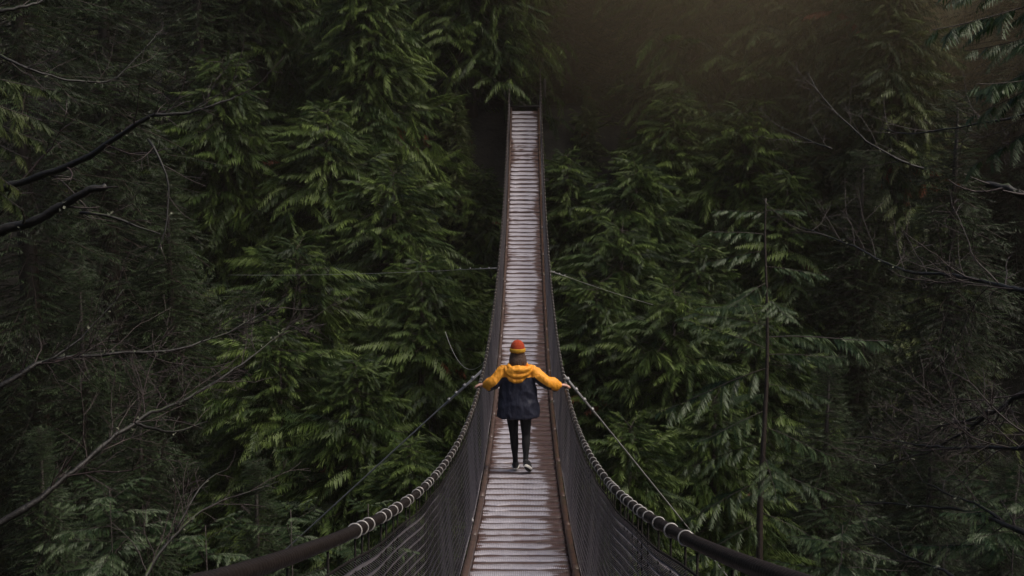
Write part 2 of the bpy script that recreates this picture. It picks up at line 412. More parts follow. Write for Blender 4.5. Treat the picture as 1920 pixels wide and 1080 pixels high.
# ------------------------------------------------------------------ guy cables
def sag(a, b, s, n=24):
    return [tuple(a.lerp(b, k / n) - Vector((0, 0, s * 4 * (k / n) * (1 - k / n)))) for k in range(n + 1)]
def guy(a, b, s, r, label, clips):
    t = empty('guy_cable', a, label=label, cat='cable')
    pts = [Vector(p) - a for p in sag(a, b, s)]
    g = Geo(); g.tube(pts, r, 6); link('cable', g.mesh('cable', M['steel']), t)
    d = (b - a).normalized()
    g = Geo(); g.tube([tuple(d * .02 + Vector((0, 0, -.018))), tuple(d * (clips[-1] + .15) + Vector((0, 0, -.018)))], r * 1.1, 5) if clips else None
    if clips: link('cable_tail', g.mesh('cable_tail', M['steel']), t)
    for c in clips:
        o = link('cable_clip', clamp_me, t, pts[0] + d * c); o.rotation_euler = d.to_track_quat('Y', 'Z').to_euler(); o.scale = (1.1 if r > .006 else .6,) * 3
def railp(side, y): return Vector((side * (rail_x(y) + .02), y, rz_(y) - .03))
aL = railp(-1, 19.8); bL = P(545, 1022, 23); bL = aL + (bL - aL) * 2.0
guy(aL, bL, .0, .0105, 'grey steel guy cable slanting down left from the hand rail beside the walker', (.22, .42, .62, .8))
aR = railp(1, 19.3); bR = P(1292, 992, 23); bR = aR + (bR - aR) * 2.2
guy(aR, bR, .0, .0105, 'grey steel guy cable slanting down right from the hand rail beside the walker', (.12, .4, .68, .95))
aL2 = railp(-1, 30.3); bL2 = P(630, 510, 34)
guy(aL2, bL2 + (bL2 - aL2) * .8, .06, .0038, 'thin guy cable running level to the left into the cedars', (.25, .5, .8, 1.1))
aR2 = railp(1, 30.0); bR2 = P(1058, 516, 31); bR2 = aR2 + (bR2 - aR2) * 9
guy(aR2, bR2, .03, .0042, 'thin guy cable running off right into the young cedars', (.2, .5, .8))
aW = railp(-1, 20.6); bW = P(835, 622, 26)
g = Geo(); g.tube([tuple(Vector(p) - aW) for p in sag(aW, bW, .35)], .0038, 5)
o = link('loose_wire', g.mesh('loose_wire', M['steel']), None, aW); tag(o, 'thin slack wire drooping left off the hand rail above the walker', 'wire')

# ------------------------------------------------------------------ conifer foliage
def rot_to(d, up=(0, 0, 1)):
    d = d / np.linalg.norm(d); s = np.cross(d, up); s /= np.linalg.norm(s) + 1e-9; u = np.cross(s, d)
    return d, s, u
def make_branch(L, rng, sp=.17, sl=.85, fs=.052, fl=.27, fw=.055, hang=.85, start=.22, droop=.22, upturn=.10, stem_r=.022, sdroop=.55):
    """one limb along +X with hanging side sprays; returns verts, tris, tint"""
    V, T, C = [], [], []; n = 0
    ns = 10; s = np.linspace(0, L, ns); lat = np.cumsum(rng.normal(0, .02 * L / ns * 3, ns))
    zc = -droop * L * (s / L) ** 1.6 + upturn * L * np.clip((s / L - .6) / .4, 0, 1) ** 2
    pts = np.stack([s, lat, zc], -1)
    def at(q):
        return np.array([np.interp(q, s, pts[:, 0]), np.interp(q, s, pts[:, 1]), np.interp(q, s, pts[:, 2])])
    # stem, three sided
    g = Geo(); g.tube(pts, np.linspace(stem_r, .004, ns), 3, cap=False)
    sv, sf = g.v[0], g.f[0]; sf = np.vstack([sf[:, [0, 1, 2]], sf[:, [0, 2, 3]]])
    V.append(sv); T.append(sf); C.append(np.full(len(sv), -1.0)); n += len(sv)
    q = start * L; side = 1
    while q < L:
        u = (q / L - start) / (1 - start)
        ln = sl * (0.35 + .65 * math.sin(math.pi * min(1, .25 + u * .72)) ** .8) * rng.uniform(.7, 1.2)
        if u > .93: ln *= .6
        ang = R(rng.uniform(38, 68)) * side * (1 - .5 * max(0, u - .7))
        d0 = np.array([math.cos(ang), math.sin(ang), rng.uniform(-.05, .25)])
        p0 = at(q); bt = rng.uniform(.10, .85)
        m = max(3, int(ln / fs)); w = np.linspace(.08, 1, m)
        sp_pts = p0 + d0 * (w * ln)[:, None]; sp_pts[:, 2] -= sdroop * ln * w ** 1.8 * rng.uniform(.6, 1.2)
        dirs = np.gradient(sp_pts, axis=0) if m > 2 else np.repeat(d0[None], m, 0); dirs /= np.linalg.norm(dirs, axis=1)[:, None]
        hx = np.array([-math.sin(ang), math.cos(ang), 0])
        flen = fl * (np.sin(np.pi * np.clip(.22 + w * .70, 0, 1)) ** .7) * rng.uniform(.75, 1.2, m)
        for sgn in (-1, 1):
            dd = dirs * (.5 + rng.normal(0, .07, m))[:, None] + sgn * hx * (.55 + rng.normal(0, .09, m))[:, None]
            dd[:, 2] -= hang * (1 + rng.normal(0, .12, m))
            dd /= np.linalg.norm(dd, axis=1)[:, None]
            ll = flen[:, None]
            a = sp_pts; mid = a + dd * ll * .5; tip = a + dd * ll; tip[:, 2] -= hang * .08 * ll[:, 0]
            wd = dirs + rng.normal(0, .22, (m, 3)) * .7; wd /= np.linalg.norm(wd, axis=1)[:, None]
            hw = fw * .5 * (ll / fl) ** .5
            b1 = mid + wd * hw - dd * ll * .05; b2 = mid - wd * hw + dd * ll * .05
            # two side teeth to break the outline
            t1 = a + dd * ll * .62 + wd * hw * 1.9; t2 = a + dd * ll * .48 - wd * hw * 1.9
            s1 = a + dd * ll * .22; s2 = a + dd * ll * .4
            vv = np.stack([a, b1, tip, b2, t1, t2, s1, s2], 1).reshape(-1, 3)
            k = np.arange(m)[:, None] * 8 + n
            tt = np.concatenate([k + np.array([0, 1, 2]), k + np.array([0, 2, 3]), k + np.array([6, 4, 7]), k + np.array([6, 5, 7])])
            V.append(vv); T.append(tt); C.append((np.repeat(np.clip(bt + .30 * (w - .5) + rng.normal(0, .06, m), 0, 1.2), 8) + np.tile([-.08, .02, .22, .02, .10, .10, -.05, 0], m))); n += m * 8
        side = -side; q += sp * rng.uniform(.75, 1.25)
    return np.vstack(V), np.vstack(T), np.concatenate(C)

KINDS = {
    'cedar': dict(fl=.31, fw=.064, hang=.90, sl=1.20, sp=.30, fs=.052, droop=.30, upturn=.16, sdroop=.75),
    'hemlock': dict(fl=.19, fw=.036, hang=.28, sl=.75, sp=.19, fs=.055, droop=.30, upturn=0.0, sdroop=.42),
}
def crown(name, H, Rm, kind, mats, seed, density=1.0, top_pow=.75, rust=.004):
    rng = np.random.default_rng(seed); kw = KINDS[kind]
    lens = [1.2, 1.9, 2.8, 3.8]
    var = {l: [make_branch(l, rng, start=(.14 if l < 2 else .22 if l < 3 else .34), **kw) for _ in range(3)] for l in lens}
    V, T, C = [], [], []; n = 0; z = -.15; az = rng.uniform(0, 6.28)
    lump = rng.uniform(.55, 1.20, 40); lump2 = rng.uniform(.65, 1.12, 30)
    # leader
    while z > -H:
        dep = -z; env = Rm * min(1, (dep / (H * .62))) ** top_pow
        az += 2.39996 + rng.normal(0, .35)
        ln = max(.5, env * rng.uniform(.62, 1.12) * np.interp((az % 6.283) / 6.283 * 12 + dep * 1.1, range(40), lump) * np.interp((dep * .8 + 3 * math.sin(az)) % 29, range(30), lump2))
        l = min(lens, key=lambda q: abs(q - ln)); sc = ln / l; sc = min(sc, 1.25)
        v, t_, c = var[l][rng.integers(3)]
        el = R((rng.uniform(-26, 30) if kind == 'cedar' else rng.uniform(-14, 14)) + 25 * max(0, 1 - dep / (H * .3)))
        Rz = np.array(Euler((rng.normal(0, .42 if kind == 'cedar' else .2), -el, az), 'XYZ').to_matrix())
        vv = (v * sc) @ Rz.T; vv[:, 2] += z
        c = c.copy(); fol = c > -.5; c[fol] = np.clip(c[fol] + rng.normal(0, .16), 0, 1.2)
        if rng.random() < rust: c[fol] = 2.0
        V.append(vv); T.append(t_ + n); C.append(c); n += len(vv)
        z -= (.027 + .0016 * dep) * rng.uniform(.5, 1.5) / density * (H / 20) ** .3
    V, T, C = np.vstack(V), np.vstack(T), np.concatenate(C)
    mi = (C[T[:, 0]] < -.5).astype(np.int32)
    return np_mesh(name, V, T, mats, False, C, mi)
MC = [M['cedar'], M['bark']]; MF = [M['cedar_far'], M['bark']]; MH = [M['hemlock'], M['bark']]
import time as _t; t0 = _t.time()
CR = {
    'tall0': (crown('cedar_crown', 25, 4.3, 'cedar', MC, 1, 1.15), 25, 4.3),
    'tall1': (crown('cedar_crown', 25, 4.0, 'cedar', MC, 2, 1.15), 25, 4.0),
    'med0': (crown('cedar_crown', 13, 3.4, 'cedar', MC, 3, 1.0, .55), 13, 3.1),
    'med1': (crown('cedar_crown', 13, 3.2, 'cedar', MC, 4, 1.0, .6), 13, 2.9),
    'hem0': (crown('hemlock_crown', 22, 4.2, 'hemlock', MH, 5, 1.2, rust=0), 22, 4.2),
}
CR['far0'] = CR['tall0']; CR['far1'] = CR['tall1']
print('crowns', _t.time() - t0, {k: len(v[0].polygons) for k, v in CR.items()})

def trunk_mesh(h, r0, r1=.03, seed=0):
    rr = random.Random(seed); n = 14; g = Geo(); a, b = rr.uniform(0, 6), rr.uniform(0, 6)
    zs = np.linspace(0, h, n); w = .10 * np.clip(h / 20, .3, 1.5)
    pts = [(w * math.sin(z * .35 + a) - w * math.sin(a), w * math.sin(z * .29 + b) - w * math.sin(b), z) for z in zs]
    pts = [(p[0] * (1 - k / (n - 1)), p[1] * (1 - k / (n - 1)), p[2]) for k, p in enumerate(pts)]
    rad = r1 + (r0 - r1) * (1 - zs / h) ** .85; rad[0] *= 1.35
    g.tube(pts, rad, 10); return g.mesh('trunk', M['bark'])
def conifer(x, y, ztop, key, sc, label, group=None, name='cedar_tree', cat='tree', rz=None, lean=0):
    me, H, Rm = CR[key]; rr = random.Random(int(x * 100) * 7 + int(y * 10))
    zb = float(ground_z(np.array(x), np.array(y))) - .15
    zb = min(zb, ztop - 3)
    t = empty(name, (x, y, zb), label=label, cat=cat, group=group)
    h = ztop - zb
    link('trunk', trunk_mesh(h - .35, .10 + .014 * h * sc, seed=rr.random()), t)
    c = link('crown', me, t, (0, 0, h + .3), (0, 0, rr.uniform(0, 6.28) if rz is None else rz))
    c.scale = (sc, sc, sc * rr.uniform(.95, 1.08))
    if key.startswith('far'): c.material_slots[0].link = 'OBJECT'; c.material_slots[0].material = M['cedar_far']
    return t
def at_px(px, D):
    p = P(px, 540, D); return p.x, p.y
def z_px(px, py, D): return P(px, py, D).z
G_L = 'cedars on the far bank'
TREES = [ # photo x, depth, top (photo y, or None with height above the viewer), crown, scale, name, label
 (700, 45.5, None, 6.0, 'tall0', 1.0, 'cedar_tree', 'broad bright green cedar left of the bridge reaching towards the far hand rail'),
 (500, 49, None, 13.0, 'tall1', 1.05, 'cedar_tree', 'tall cedar in the upper left, next outward from the broad cedar beside the bridge'),
 (872, 58, None, 21.0, 'tall1', 1.05, 'cedar_tree', 'tall cedar behind the far bridge end hanging over its left side'),
 (560, 38, 470, 0, 'med0', 1.15, 'cedar_tree', 'shorter cedar with a full crown below and left of the broad cedar by the bridge'),
 (790, 36, 500, 0, 'med1', 1.0, 'cedar_tree', 'shorter cedar growing close under the left edge of the bridge, level with the walker'),
 (665, 30, 700, 0, 'med1', .85, 'cedar_tree', 'small dark cedar below the left guy cable'),
 (765, 25, 872, 0, 'med0', .50, 'cedar_tree', 'little bright topped cedar just above the left hand cable near the bottom'),
 (385, 47, None, 8.0, 'hem0', 1.0, 'hemlock_tree', 'feathery grey green hemlock between the left bare branches and the bright cedars'),
 (215, 41, None, 7.0, 'hem0', 1.0, 'hemlock_tree', 'dark hemlock behind the highest bare branches on the left'),
 (60, 36, None, 7.0, 'hem0', .9, 'hemlock_tree', 'dark hemlock at the left edge of the picture'),
 (455, 34, 560, 0, 'hem0', .75, 'hemlock_tree', 'hemlock with its top left of the middle, behind the tips of the long bare branches'),
 (250, 29, 700, 0, 'hem0', .62, 'hemlock_tree', 'low hemlock in the bottom left behind the lichened limb'),
 (60, 25, 840, 0, 'hem0', .45, 'hemlock_tree', 'small hemlock in the bottom left corner'),
 (470, 24, 905, 0, 'hem0', .42, 'hemlock_tree', 'small hemlock behind the left hand cable where it leaves the picture'),
 (1190, 43, 318, 0, 'med0', 1.0, 'cedar_tree', 'pyramid shaped young cedar right of the bridge with its pointed top in view'),
 (1095, 50, 225, 0, 'med1', .95, 'cedar_tree', 'young cedar tight against the right side of the bridge near its far end'),
 (1118, 35, 545, 0, 'med1', 1.0, 'cedar_tree', 'drooping cedar beside the right hand rail level with the walker'),
 (1265, 34, 560, 0, 'med0', .95, 'cedar_tree', 'rounded cedar behind the right guy cable'),
 (1335, 51, None, 17.0, 'tall0', 1.05, 'cedar_tree', 'tall cedar right of the pyramid shaped one, reaching the top of the picture'),
 (1470, 44, 330, 0, 'med1', 1.1, 'cedar_tree', 'yellow green cedar behind the top of the thin sapling trunk'),
 (1530, 60, None, 22.0, 'far0', 1.05, 'cedar_tree', 'hazy tall cedar at the top right under the warm glow'),
 (1730, 68, None, 24.0, 'far1', 1.1, 'cedar_tree', 'hazy dull cedar at the far top right'),
 (1610, 42, 290, 0, 'hem0', .85, 'hemlock_tree', 'dark hemlock right of the thin sapling behind the long bare branch'),
 (1780, 38, 180, 0, 'hem0', .95, 'hemlock_tree', 'dark hemlock at the middle of the right edge behind the mossy limb'),
 (1900, 46, None, 10.0, 'hem0', 1.0, 'hemlock_tree', 'tall dark hemlock at the right edge of the picture'),
 (1105, 56, None, 18.0, 'hem0', 1.1, 'hemlock_tree', 'shaded hemlock right behind the far bridge tower'),
 (1010, 72, None, 23.0, 'hem0', 1.1, 'hemlock_tree', 'shaded hemlock straight above the far bridge end'),
 (1225, 56, None, 20.0, 'far1', 1.1, 'cedar_tree', 'shaded cedar behind the pyramid shaped young one, beyond the dark hollow'),
 (1440, 54, None, 19.0, 'tall1', 1.05, 'cedar_tree', 'tall cedar with sprays catching warm light at the top, right of the middle'),
 (1640, 53, None, 18.0, 'far0', 1.0, 'cedar_tree', 'dull tall cedar left of the dark trunk at the top right'),
 (1390, 46, 215, 0, 'med0', 1.2, 'cedar_tree', 'bushy cedar between the pyramid shaped one and the thin sapling stem'),
 (1260, 47, 190, 0, 'med1', 1.1, 'cedar_tree', 'cedar with a broken top close behind the pyramid shaped one'),
 (905, 47.5, 330, 0, 'med1', .62, 'cedar_tree', 'narrow cedar squeezed between the broad bright cedar and the left of the bridge'),
 (620, 43, 215, 0, 'med0', 1.1, 'cedar_tree', 'full cedar in front of the broad bright one, its leader left of centre'),
 (430, 44, 120, 0, 'med1', 1.2, 'cedar_tree', 'cedar between the grey green hemlock and the bright cedars, high in the left half'),
 (740, 41, 330, 0, 'med0', 1.0, 'cedar_tree', 'cedar with bright drooping tips just above the thin level guy cable'),
 (880, 42, 520, 0, 'med1', .80, 'cedar_tree', 'cedar under the left edge of the bridge above the slack wire'),
 (520, 33, 640, 0, 'med0', .95, 'cedar_tree', 'shaded cedar left of the middle of the left guy cable'),
 (1062, 45.5, 300, 0, 'med0', .70, 'cedar_tree', 'slender cedar touching the right hand rail in the upper part of the bridge'),
 (1165, 39, 440, 0, 'med0', 1.0, 'cedar_tree', 'dense cedar in front of the pyramid shaped one'),
 (1310, 40, 470, 0, 'med1', 1.0, 'cedar_tree', 'cedar left of the thin sapling stem, behind its upper fronds'),
 (1420, 36, 600, 0, 'med0', .9, 'cedar_tree', 'shaded cedar right behind the middle of the thin sapling stem'),
 (1540, 48, 250, 0, 'far1', .62, 'cedar_tree', 'dull cedar whose top stands behind the thin slanting dead limb'),
 (1700, 46, 330, 0, 'hem0', .8, 'hemlock_tree', 'hemlock behind the long bare limb on the right'),
 (320, 37, 330, 0, 'hem0', .8, 'hemlock_tree', 'hemlock behind the hanging twigs in the left part'),
 (150, 33, 520, 0, 'hem0', .7, 'hemlock_tree', 'hemlock behind the thin middle branch on the left'),
 (1066, 53, None, 12.0, 'hem0', .75, 'hemlock_tree', 'shaded hemlock just right of the far bridge end'),
 (893, 53, None, 12.0, 'hem0', .75, 'hemlock_tree', 'shaded hemlock just left of the far bridge end'),
 (1600, 55, None, 17.0, 'far1', 1.0, 'cedar_tree', 'dull cedar in the top right, left of the hanging near sprays'),
 (878, 50.2, None, 12.3, 'med0', .98, 'cedar_tree', 'cedar whose bright lower sprays overhang the left of the far bridge end'),
 (1560, 47, None, 8.0, 'far1', 1.0, 'cedar_tree', 'full dull cedar in the upper right behind the slanting dead limb'),
 (1660, 44, None, 5.0, 'far0', .95, 'cedar_tree', 'wide dull cedar in the upper right behind the reddish bare twigs'),
 (1810, 52, None, 14.0, 'far1', 1.0, 'cedar_tree', 'dull cedar behind the mossy limb at the right edge'),
 (1195, 51.5, None, 12.0, 'hem0', .80, 'hemlock_tree', 'shaded hemlock with spreading boughs up right of the far bridge end'),
 (1300, 50, None, 10.0, 'tall0', .95, 'cedar_tree', 'bright cedar touching the top of the picture right of the shaded hemlock'),
 (1430, 49, None, 9.0, 'tall1', .95, 'cedar_tree', 'cedar at the edge of the warm glow at the top of the picture right of the middle'),
 (1075, 56, None, 15.0, 'far0', .85, 'cedar_tree', 'dull cedar directly above and right of the far bridge end'),
 (1345, 29, 770, 0, 'med1', .85, 'cedar_tree', 'low cedar left of the foot of the thin sapling'),
 (1185, 26, 830, 0, 'med0', .62, 'cedar_tree', 'small cedar just outside the right hand cable'),
 (1560, 31, 690, 0, 'hem0', .70, 'hemlock_tree', 'low dark hemlock right of the foot of the sapling'),
 (1760, 28, 800, 0, 'hem0', .62, 'hemlock_tree', 'low dark hemlock in the bottom right'),
 (1905, 25, 900, 0, 'hem0', .45, 'hemlock_tree', 'small hemlock in the bottom right corner'),
]
for px, D, py, ab, key, sc, nm, lab in TREES:
    x, y = at_px(px, D); zt = ab if py is None else z_px(px, py, D)
    conifer(x, y, zt, key, sc, lab, name=nm)
rt = random.Random(5)
for D, n, sp_ in ((64, 9, 6.0), (74, 9, 8.0), (90, 10, 9.5), (112, 10, 12)):
    for k in range(n):
        x = (k - (n - 1) / 2) * sp_ + rt.uniform(-1.5, 1.5); y = D + rt.uniform(-3, 3)
        if abs(x) < 2.2 and D < 60: continue
        conifer(x, y, float(ground_z(np.array(x), np.array(y))) + rt.uniform(19, 27), rt.choice(('hem0', 'far0', 'far1')), rt.uniform(.95, 1.2),
                'forest conifer standing in the dark behind the front trees of the far bank', 'conifers deep in the far bank forest', name='forest_conifer')
for k, (x, y, zt) in enumerate([(-15, 22, 12), (-13.5, 13, 10), (-11, 3, 11), (-18, 30, 13), (16, 24, 9), (14, 14, 9), (11.5, 4, 11), (19, 31, 10), (-8, -6, 14), (8, -7, 14), (-14, -8, 15), (15, -9, 15)]):  # trees out of view, added to shade the scene from the sides
    conifer(x, y, zt, ('hem0', 'far0')[k % 2], .95, 'unseen conifer added beside the viewer to shade the scene', 'conifers added around the viewer for shade', name='forest_conifer')
for k in range(14): # canyon walls to both sides, out towards and past the picture edge
    s = -1 if k % 2 else 1; x = s * rt.uniform(16, 30); y = rt.uniform(30, 56)
    conifer(x, y, float(ground_z(np.array(x), np.array(y))) + rt.uniform(18, 26), rt.choice(('hem0', 'far1')), 1,
            'gorge side conifer beyond the edge trees of the far bank', 'conifers on the gorge sides', name='forest_conifer')

# young conifers crowding the lip of the far bank
for k in range(26):
    x = rt.choice((-1, 1)) * rt.uniform(2.0, 20); y = rt.uniform(45.8, 50.5)
    if -8 < x < 0: y = rt.uniform(46.5, 49)
    if k < 6: x = (-2.1, -3.4, 2.1, 3.3, 4.9, 6.5)[k]; y = (48.2, 47.4, 48.4, 47.6, 48.8, 48.0)[k]
    conifer(x, y, float(ground_z(np.array(x), np.array(y))) + (2.0 if k < 6 else rt.uniform(2.2, 4.5)), rt.choice(('hem0', 'far0')), .17 if k < 6 else rt.uniform(.2, .34),
            'young conifer crowding the shaded lip of the far bank', 'young conifers along the lip of the far bank', name='young_conifer')
# low undergrowth on the slope round the far bridge end
ug = np.random.default_rng(9); uv = [make_branch(.9, ug, sp=.24, sl=.40, fs=.065, fl=.16, fw=.05, hang=.5, start=.1) for _ in range(3)]
V, T, C = [], [], []; n = 0
for _ in range(1300):
    x, y = ug.uniform(-22, 26), ug.uniform(44, 68)
    if abs(x) < 1.0 and y < 56: continue
    z = float(ground_z(np.array(x), np.array(y))); v, t_, c = uv[ug.integers(3)]
    for a in ug.uniform(0, 6.28, 1):
        Rm_ = np.array(Euler((0, -ug.uniform(.5, 1.1), a), 'XYZ').to_matrix()); V.append((v * ug.uniform(.9, 2.0)) @ Rm_.T + np.array([x, y, z - .05])); T.append(t_ + n)
        C.append(np.where(c < -.5, .2, np.clip(c + ug.normal(0, .15), 0, 1))); n += len(v)
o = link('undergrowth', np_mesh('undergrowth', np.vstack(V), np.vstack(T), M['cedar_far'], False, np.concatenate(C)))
tag(o, 'low ferny undergrowth on the dark slope around the far end of the bridge', 'undergrowth', kind='stuff')

# ------------------------------------------------------------------ damp air in the gorge
g = Geo(); g.box((-45, -8, -40), (45, 130, 48)); hz = link('haze', g.mesh('haze', None, False)); hz.data.materials.clear()
m = bpy.data.materials.new('damp_air'); m.use_nodes = True; t = m.node_tree; t.nodes.remove(t.nodes['Principled BSDF'])
pv = t.nodes.new('ShaderNodeVolumePrincipled'); pv.inputs['Color'].default_value = (1, .88, .76, 1); pv.inputs['Density'].default_value = .0004
pv.inputs['Anisotropy'].default_value = .3; t.links.new(pv.outputs[0], t.nodes['Material Output'].inputs['Volume']); hz.data.materials.append(m)
tag(hz, 'thin damp air filling the gorge', 'haze', kind='stuff')

GLOW_DENSITY = .10
def loft(rings, seg=24, cap=True):
    """rings: list of (centre, half width, half depth); returns Geo-like v, quads"""
    g = Geo()
    v = []; f = []
    for (c, a, b) in rings:
        for k in range(seg):
            th_ = 2 * math.pi * k / seg; v.append((c[0] + a * math.cos(th_), c[1] + b * math.sin(th_), c[2]))
    n = len(rings)
    for r_ in range(n - 1):
        for k in range(seg): f.append((r_ * seg + k, r_ * seg + (k + 1) % seg, (r_ + 1) * seg + (k + 1) % seg, (r_ + 1) * seg + k))
    g.add(v, f)
    if cap:
        g.tri = [(0, (k + 1), k) for k in range(1, seg - 1)] + [((n - 1) * seg, (n - 1) * seg + k, (n - 1) * seg + k + 1) for k in range(1, seg - 1)]
    return g
def merge(gs):
    o = Geo(); tri = []
    for g in gs:
        for v, f in zip(g.v, g.f): pass
        v = np.vstack(g.v); f = np.vstack(g.f); tri += [tuple(np.array(t_) + o.n) for t_ in getattr(g, 'tri', [])]; o.add(v, f)
    o.tri = tri; return o
def limb(pts, rad, sides=14, n=40):
    pts = np.asarray(pts, float); u = np.linspace(0, 1, len(pts)); x = np.linspace(0, 1, n)
    p = np.stack([np.interp(x, u, pts[:, k]) for k in range(3)], -1); r_ = np.interp(x, np.linspace(0, 1, len(rad)), rad)
    for _ in range(2): p[1:-1] = .25 * p[:-2] + .5 * p[1:-1] + .25 * p[2:]
    # rounded ends
    d0 = p[0] - p[1]; d0 /= np.linalg.norm(d0); d1 = p[-1] - p[-2]; d1 /= np.linalg.norm(d1)
    p = np.vstack([p[0] + d0 * r_[0] * .8, p[0] + d0 * r_[0] * .5, p, p[-1] + d1 * r_[-1] * .5, p[-1] + d1 * r_[-1] * .8]); r_ = np.concatenate([[r_[0] * .4, r_[0] * .8], r_, [r_[-1] * .8, r_[-1] * .4]])
    g = Geo(); g.tube(p, r_, sides); return g
def ellipsoid(c, r3, seg=20, rot=None):
    rings = []
    for k in range(1, 14):
        a = math.pi * k / 14; rings.append(((0, 0, -math.cos(a)), math.sin(a), math.sin(a)))
    g = loft(rings, seg); v = g.v[0] * np.array(r3)
    if rot is not None: v = v @ np.array(rot.to_matrix()).T
    g.v[0] = v + np.array(c); return g
# a warm volume added to make the glow over the trees at the upper right
mc = P(1580, -110, 50.2); gm = ellipsoid((0, 0, 0), (14, 12, 12), 24)
glow_volume = link('glow_volume', gm.mesh('glow_volume', None), None, mc); glow_volume.data.materials.clear()
m = bpy.data.materials.new('warm_glow_volume'); m.use_nodes = True; t = m.node_tree; t.nodes.remove(t.nodes['Principled BSDF'])
pv = t.nodes.new('ShaderNodeVolumePrincipled'); pv.inputs['Color'].default_value = (1, .80, .50, 1); pv.inputs['Anisotropy'].default_value = .1
tc = N(t, 'ShaderNodeTexCoord'); mp = N(t, 'ShaderNodeMapping'); mp.inputs['Scale'].default_value = (1 / 14, 1 / 12, 1 / 12); t.links.new(tc.outputs['Object'], mp.inputs[0])
ln = N(t, 'ShaderNodeVectorMath', operation='LENGTH'); t.links.new(mp.outputs[0], ln.inputs[0])
fo = math_n(t, 'SUBTRACT', 1.0, ln.outputs['Value'], True)
t.links.new(math_n(t, 'MULTIPLY', fo, GLOW_DENSITY), pv.inputs['Density']); t.links.new(pv.outputs[0], t.nodes['Material Output'].inputs['Volume']); glow_volume.data.materials.append(m)
tag(glow_volume, 'soft warm volume added for the glow over the trees at the upper right', 'glow_volume', kind='stuff')

# ------------------------------------------------------------------ bare trees reaching in from both sides
def smooth_path(ctrl, n):
    ctrl = np.asarray(ctrl, float); u = np.linspace(0, 1, len(ctrl)); x = np.linspace(0, 1, n)
    p = np.stack([np.interp(x, u, ctrl[:, k]) for k in range(3)], -1)
    for _ in range(3): p[1:-1] = .25 * p[:-2] + .5 * p[1:-1] + .25 * p[2:]
    return p
def twiggy(path, r0, r1, seed, twigs=1.0, tl=.6, up=.15, spray=1.0, start=.12):
    """a limb mesh with three orders of fine twigs; returns (limb Geo, twig Geo)"""
    rng = np.random.default_rng(seed); L = np.linalg.norm(np.diff(path, axis=0), axis=1).sum()
    n = max(8, int(L / .07)); p = smooth_path(path, n)
    p += np.cumsum(rng.normal(0, .006, (n, 3)), 0) * .8; rad = np.linspace(r0, r1, n) * (1 + rng.normal(0, .10, n))
    g = Geo(); g.tube(p, rad, 7)
    tw = Geo()
    def grow(a, d, ln, r, order):
        m = max(4, int(ln / .06)) if order < 2 else 4
        q = [a]; dd = d.copy()
        for k in range(m):
            dd = dd + rng.normal(0, .13, 3) + np.array([0, 0, up * .25 - .05 * order]); dd /= np.linalg.norm(dd); q.append(q[-1] + dd * ln / m)
        q = np.array(q); tw.tube(q, np.linspace(r, max(.0016, r * .4), len(q)), 3 if order else 4, cap=False)
        if order < 2:
            cnt = int((ln / (.075 if order == 0 else .06)) * twigs)
            for _ in range(cnt):
                u = rng.uniform(.12, .98); k = min(len(q) - 2, int(u * (len(q) - 1))); t_ = q[k + 1] - q[k]; t_ /= np.linalg.norm(t_)
                side = rng.normal(0, 1, 3); side -= t_ * side.dot(t_); side /= np.linalg.norm(side)
                grow(q[k], t_ * .75 + side * .75 * spray, ln * rng.uniform(.25, .5) * (1.1 - .5 * u), r * .55, order + 1)
    dirp = np.gradient(p, axis=0); dirp /= np.linalg.norm(dirp, axis=1)[:, None]
    u = start
    while u < 1:
        k = min(n - 1, int(u * n)); t_ = dirp[k]; side = rng.normal(0, 1, 3) + np.array([0, 0, up]); side -= t_ * side.dot(t_); side /= np.linalg.norm(side)
        grow(p[k], t_ * .8 + side * .65 * spray, tl * rng.uniform(.5, 1.25) * (1.05 - .35 * u), max(.003, rad[k] * .35), 0)
        u += .085 / L / twigs * rng.uniform(.6, 1.6) * 1.4
    return g, tw, p
def bare_tree(name, label, trunk_px, D, limbs, r=.16, seed=1, twigs=1.0, cat='tree'):
    x, y = P(trunk_px, 540, D).x, P(trunk_px, 540, D).y
    zb = float(ground_z(np.array(x), np.array(y))) - .1
    t = empty(name, (x, y, zb), label=label, cat=cat); o = Vector((x, y, zb))
    g = Geo(); zs = np.linspace(zb, 6.0, 22); g.tube([(.12 * math.sin(z * .4), .12 * math.sin(z * .33 + 1), z - zb) for z in zs], np.linspace(r * 1.6, r * .6, 22), 12)
    link('trunk', g.mesh('trunk', M['limb']), t)
    for k, (pts, th0, th1, tw_, tl) in enumerate(limbs):
        w = [np.array(P(*q)) for q in pts]
        root = np.array([x, y, w[0][2] - abs(w[0][0] - x) * .25])
        if th0 > .02: w = [root] + w
        w = [q - np.array(o) for q in w]
        gg_, tw, p = twiggy(np.array(w), th0, th1, seed * 31 + k, twigs * tw_ * .82, tl, start=.3 if th0 > .02 else .1)
        b = link('branch', gg_.mesh('branch', M['limb']), t)
        if tw.v: link('twigs', tw.mesh('twigs', M['twig'], False), b)['kind'] = 'stuff'
        # lichen tufts sitting on the limb
        rg = np.random.default_rng(seed * 77 + k); lg = Geo()
        for _ in range(int(len(p) * .3)):
            c = p[rg.integers(len(p) // 3, len(p))] + rg.normal(0, .012, 3)
            for _ in range(5):
                d = rg.normal(0, .008, 3); e = rg.normal(0, .007, 3)
                lg.add([c, c + d, c + d + e, c + e], [(0, 1, 2, 3)])
        if lg.v: link('lichen', lg.mesh('lichen', M['lichen'], False), b)['kind'] = 'stuff'
    return t
